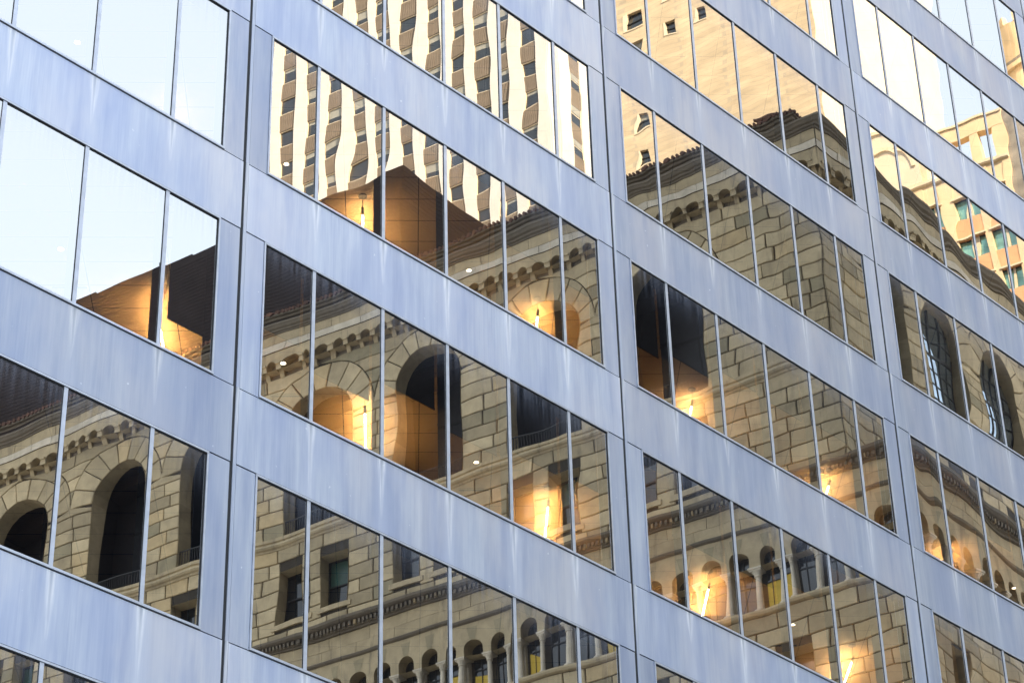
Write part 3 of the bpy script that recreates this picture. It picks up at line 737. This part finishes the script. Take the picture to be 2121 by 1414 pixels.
for ci, (a, b) in enumerate(cols):
    brick = MB(); rest = MB()
    for k in range(-38, 14):
        zt = 135.7 + 4.05 * k; zb = zt - 1.95
        if zt > TZ - 1 or zb < GZ: continue
        brick.box(a, b, -.34, -.06, zb - 2.1 + .0, zb - .0, .5, 0, TF)
        n = max(3, int((b - a) / .2))
        for i in range(n): brick.box(a + (i + .15) * (b - a) / n, a + (i + .8) * (b - a) / n, -.06, -.02, zb - 2.05, zb - .08, rnd.random(), 0, TF)
        tgt = MB() if -7 <= k <= 3 and len([o for o in tower.children if o.name.startswith('office_window')]) < 98 else rest
        tgt.poly([TF(a, -.22, zb), TF(b, -.22, zb), TF(b, -.22, zt), TF(a, -.22, zt)], .5, 0)
        hb = rnd.choice((0, 0, .25, .4, .5, .65)) * 1.8
        if hb: tgt.poly([TF(a + .1, -.212, zt - hb), TF(b - .1, -.212, zt - hb), TF(b - .1, -.212, zt - .06), TF(a + .1, -.212, zt - .06)], .5, 1)
        tgt.box(a, b, -.21, -.10, zb, zb + .09, .5, 2, TF); tgt.box(a, b, -.21, -.10, zt - .07, zt, .5, 2, TF); tgt.box(a, a + .05, -.21, -.10, zb + .09, zt - .07, .5, 2, TF); tgt.box(b - .05, b, -.21, -.10, zb + .09, zt - .07, .5, 2, TF)
        if tgt is not rest: link('office_window', tgt, [WGLASS, BLIND, CREAM], tower, fix=False)
    link('brick_spandrels', brick, BROWNB, tower)
    if rest.v:
        o = link('distant_windows', rest, [WGLASS, BLIND, CREAM], tower, fix=False)
mb = MB(); holes = []
for k in range(-12, 12):
    zt = 129.6 + 4.05 * k; holes.append((zt - 1.95, zt))
x = GZ
mb.box(0, 1.95, -.3, .14, GZ, TZ, .5, 0, TS); mb.box(3.75, 8.5, -.3, .14, GZ, TZ, .5, 0, TS)
link('side_wall', mb, WHITEP, tower)
mb = MB(); mg = MB()
for zb, zt in holes:
    mb.box(1.95, 3.75, -.3, .025, zb - 2.1, zb, .5, 0, TS); mg.poly([TS(1.95, .03, zb), TS(3.75, .03, zb), TS(3.75, .03, zt), TS(1.95, .03, zt)], .5, 0); mg.box(1.95, 3.75, .035, .06, (zb + zt) / 2 - .04, (zb + zt) / 2 + .04, .5, 2, TS); mg.poly([TS(2.1, .034, zt - .8), TS(3.6, .034, zt - .8), TS(3.6, .034, zt - .05), TS(2.1, .034, zt - .05)], .5, 1)
    for a, b in ((1.95, 2.07), (3.63, 3.75)): mg.box(a, b, .035, .08, zb, zt, .5, 2, TS)
link('brick_spandrels', mb, BROWNB, tower); link('side_windows', mg, [WGLASS, BLIND, CREAM], tower, fix=False)

# ------------------------------------------------------------------ tan brick tower
TN = np.array([107.51, 58.71]); NFr, NSr = Fr(TN, 100, NF), Fr(TN, 5.5, NS)
tan = thing('brick_tower', (115, -68, GZ), 'tan brick tower with a few small square windows, mirrored in the upper middle panes', 'tower')
ops = []
for z in (118.6, 115.0, 111.4, 108.4, 104.5, 100.6, 97.0, 93.4, 89.8): ops.append((15.3, 16.6, z - 1.6, z))
for s, z in ((12.3, 112.6), (12.25, 108.85), (8.9, 109.05), (8.9, 112.9), (12.3, 116.4), (8.9, 116.8), (5.2, 113.2), (5.2, 117)): ops.append((s, s + .98, z - 1.5, z))
mb = MB(); L = 19.0
colsn = sorted(set((a, b) for a, b, _, _ in ops)); x = 0
colsn = [(5.2, 6.18), (8.9, 9.88), (12.25, 13.28), (15.3, 16.6)]
for a, b in colsn:
    mb.poly([NFr(x, 0, GZ), NFr(a, 0, GZ), NFr(a, 0, 131), NFr(x, 0, 131)]); x = b; z = GZ
    for zb, zt in sorted((o[2], o[3]) for o in ops if a - .01 <= o[0] < b):
        mb.poly([NFr(a, 0, z), NFr(b, 0, z), NFr(b, 0, zb), NFr(a, 0, zb)]); z = zt
        for q in ([(a, zb), (a, zt)], [(a, zt), (b, zt)], [(b, zt), (b, zb)], [(b, zb), (a, zb)]):
            mb.poly([NFr(q[0][0], 0, q[0][1]), NFr(q[1][0], 0, q[1][1]), NFr(q[1][0], -.4, q[1][1]), NFr(q[0][0], -.4, q[0][1])])
    mb.poly([NFr(a, 0, z), NFr(b, 0, z), NFr(b, 0, 131), NFr(a, 0, 131)])
mb.poly([NFr(x, 0, GZ), NFr(L, 0, GZ), NFr(L, 0, 131), NFr(x, 0, 131)])
link('front_wall', mb, TANB, tan, fix=False)
mb = MB(); c4 = [TN, TN + 22.8 * U2(5.5), TN + 22.8 * U2(5.5) + L * U2(100), TN + L * U2(100)]
for a, b in zip(c4, c4[1:] + c4[:1]):
    if a is c4[3]: continue
    mb.poly([V(a, GZ), V(b, GZ), V(b, 131), V(a, 131)])
mb.poly([V(p, 131) for p in c4]); link('side_wall', mb, CREAMB, tan, fix=False)
for a, b, zb, zt in ops:
    mb = MB(); mb.poly([NFr(a, -.3, zb), NFr(b, -.3, zb), NFr(b, -.3, zt), NFr(a, -.3, zt)], .5, 0); m_ = (zb + zt) / 2
    mb.box(a, b, -.29, -.22, m_, m_ + .07, .5, 1, NFr); mb.box(b - .16, b - .01, -.28, .04, zb, zt, .5, 2, NFr); mb.box(a, b, -.28, .05, zb - .09, zb + .02, .5, 2, NFr)
    mb.poly([NFr(a + .1, -.292, zt - .6), NFr(b - .1, -.292, zt - .6), NFr(b - .1, -.292, zt), NFr(a + .1, -.292, zt)], .5, 3)
    link('window', mb, [WGLASS, IRON, CREAM, BLIND if rnd.random() < .35 else WGLASS], tan, fix=False)

# ------------------------------------------------------------------ orange block with round corner turret
OR = np.array([113.01, 49.39]); OF = Fr(OR, 100, NF)
orange = thing('orange_building', (118, -52, GZ), 'orange and buff block with green glass windows and round stair tower, mirrored at far right', 'building')
mb = MB(); heads = [84.4 - 3.65 * k for k in range(0, 14)]
wc = [(-1.95, -.5), (.2, 2.0), (3.2, 5.1), (6.4, 8.2)]; x = -2.6
for a, b in wc + [(12.0, 12.0)]:
    mb.box(x, a, -.6, 0, GZ, 86.6, .5, 1, OF)
    if b > a:
        z = 86.6
        for hd in heads:
            mb.box(a, b, -.6, -.05, hd, z, .5, 0 if z < 86 else 1, OF); z = hd - 1.9
        mb.box(a, b, -.6, -.05, GZ, z, .5, 0, OF)
    x = b
link('front_wall', mb, [ORANGE, BUFF], orange)
for a, b in wc:
    for hd in heads[:6]:
        mb = MB(); mb.poly([OF(a, -.4, hd - 1.9), OF(b, -.4, hd - 1.9), OF(b, -.4, hd), OF(a, -.4, hd)], .5, 0)
        mb.box(a, b, -.38, -.3, hd - .07, hd, .5, 1, OF); m_ = (a + b) / 2; mb.box(m_ - .1, m_ + .1, -.39, -.28, hd - 1.9, hd, .5, 2, OF)
        mb.box(a - .15, b + .15, -.05, .1, hd - .02, hd + .12, .5, 2, OF)
        link('window', mb, [GREENGL, IRON, CREAM], orange, fix=False)
mb = MB(); sweep(mb, [OF.P + 12 * OF.u, OF.P - 2.6 * OF.u], [(-.6, 86.4), (.12, 86.4), (.2, 86.5), (.2, 86.75), (-.6, 86.8)], .5); link('cornice', mb, CREAM, orange)
# open roof storey: posts and a beam with the sky showing through
mb = MB()
for a, b in ((-2.6, -1.5), (-.4, .5), (1.7, 2.6), (4.3, 5.6), (8.2, 9.0), (11.2, 12)): mb.box(a, b, -.7, -.02, 86.8, 89.5, .5, 0, OF)
mb.box(-2.6, 12, -.7, -.0, 89.5, 90.8, .5, 0, OF); mb.box(-2.6, 12, -.7, .12, 90.8, 91.0, .5, 1, OF); mb.box(-2.6, 12, -9, -8.6, 86.8, 88.2, .5, 0, OF)
link('roof_loggia', mb, [BUFF, CREAM], orange)
mb = MB(); hp = arc(7.9, 88.6, 2.3, 16)
mb.box(4.9, 12.0, -.35, .03, 86.9, 92.6, .5, 1, OF)
for (a, z), (b, z2) in zip(hp[:-1], hp[1:]):
    f = lambda q, w, c0=7.9, z0=88.6: (c0 + (q[0] - c0) * w, z0 + (q[1] - z0) * w)
    P4 = [(a, z), (b, z2), f((b, z2), 1.16), f((a, z), 1.16)]
    mb.prism([OF(*(p[0], .03, p[1])) for p in P4], [OF(*(p[0], .16, p[1])) for p in P4], .5, 0)
mb.box(4.8, 12.1, -.35, .2, 92.6, 92.9, .5, 0, OF); link('arched_gable_wall', mb, [CREAM, CREAMB], orange)
mb = MB(); c4 = [OF.P - 2.6 * OF.u, OF.P + 12 * OF.u]; c4 = [c4[0] + U2(10) * .6, c4[0] + U2(5.5) * 14, c4[1] + U2(5.5) * 14, c4[1] + U2(10) * .6]
mb.prism([V(p, GZ) for p in c4], [V(p, 86.5) for p in c4]); link('body_wall', mb, BUFF, orange)
# grey shaft and round corner
def cyl(mb, s, d, r, z0, z1, tone=.5, mi=0, n=28): mb.tube(OF(s, d, z0), OF(s, d, z1), r, n, tone, mi)
mb = MB(); mb.box(-4.4, -2.6, -1.5, -.1, GZ, 91.9, .5, 0, OF); link('grey_shaft', mb, GREYST, orange)
mb = MB(); cyl(mb, -6.1, -1.6, 2.1, GZ, 91.6); link('round_bay', mb, BUFF, orange)
for hd in [91.0 - 3.65 * k for k in range(5)]:
    mb = MB(); a0 = math.atan2(NF[1], NF[0])
    for w_ in range(-1, 3):
        ang = a0 + w_ * .62; c = OF.P - 6.1 * OF.u - 1.6 * OF.n; e = np.array([math.cos(ang), math.sin(ang)]); t_ = np.array([-e[1], e[0]])
        p = outline(-.38, .38, hd - 2.2, hd, True, 8); mb.poly([V(c + e * 2.11 + t_ * s, z) for s, z in p], .5, 0)
        mb.prism([V(c + e * 2.10 + t_ * s, z) for s, z in outline(-.48, -.38, hd - 2.3, hd - .4, False)], [V(c + e * 2.2 + t_ * s, z) for s, z in outline(-.48, -.38, hd - 2.3, hd - .4, False)], .5, 1)
    link('turret_window', mb, [SKYGLASS, CREAM], orange, fix=False)
turret = thing('round_turret', (137, -56, GZ), 'cream round turret with a notched top, mirrored at the upper right edge', 'tower')
TR = np.array(CAM[:2]) + (lambda v: v / np.linalg.norm(v))(np.array([0.896, 0.4437])) * 175
mb = MB()
tv = lambda a, r, z: (TR[0] + math.cos(a) * r, -(TR[1] + math.sin(a) * r), z)
def ring_(z0, z1, r0, r1): mb.prism([tv(2 * math.pi * i / 32, r0, z0) for i in range(32)], [tv(2 * math.pi * i / 32, r1, z1) for i in range(32)])
TURZ = 119
ring_(GZ, TURZ - 6, 2.6, 2.6); ring_(TURZ - 6, TURZ - 5.5, 2.95, 2.95); ring_(TURZ - 5.5, TURZ - 1, 2.6, 2.6)
for i in range(0, 32, 4):
    for q in (0, 1): 
        a, b = 2 * math.pi * (i + q) / 32, 2 * math.pi * (i + q + 1) / 32
        mb.prism([tv(a, 2.2, TURZ - 1), tv(b, 2.2, TURZ - 1), tv(b, 2.65, TURZ - 1), tv(a, 2.65, TURZ - 1)], [tv(a, 2.2, TURZ), tv(b, 2.2, TURZ), tv(b, 2.65, TURZ), tv(a, 2.65, TURZ)])
link('shaft', mb, BUFF, turret)
mb = MB(); ring_(TURZ - 5.5, TURZ - 4.9, 2.7, 2.7); link('band', mb, GREYST, turret)
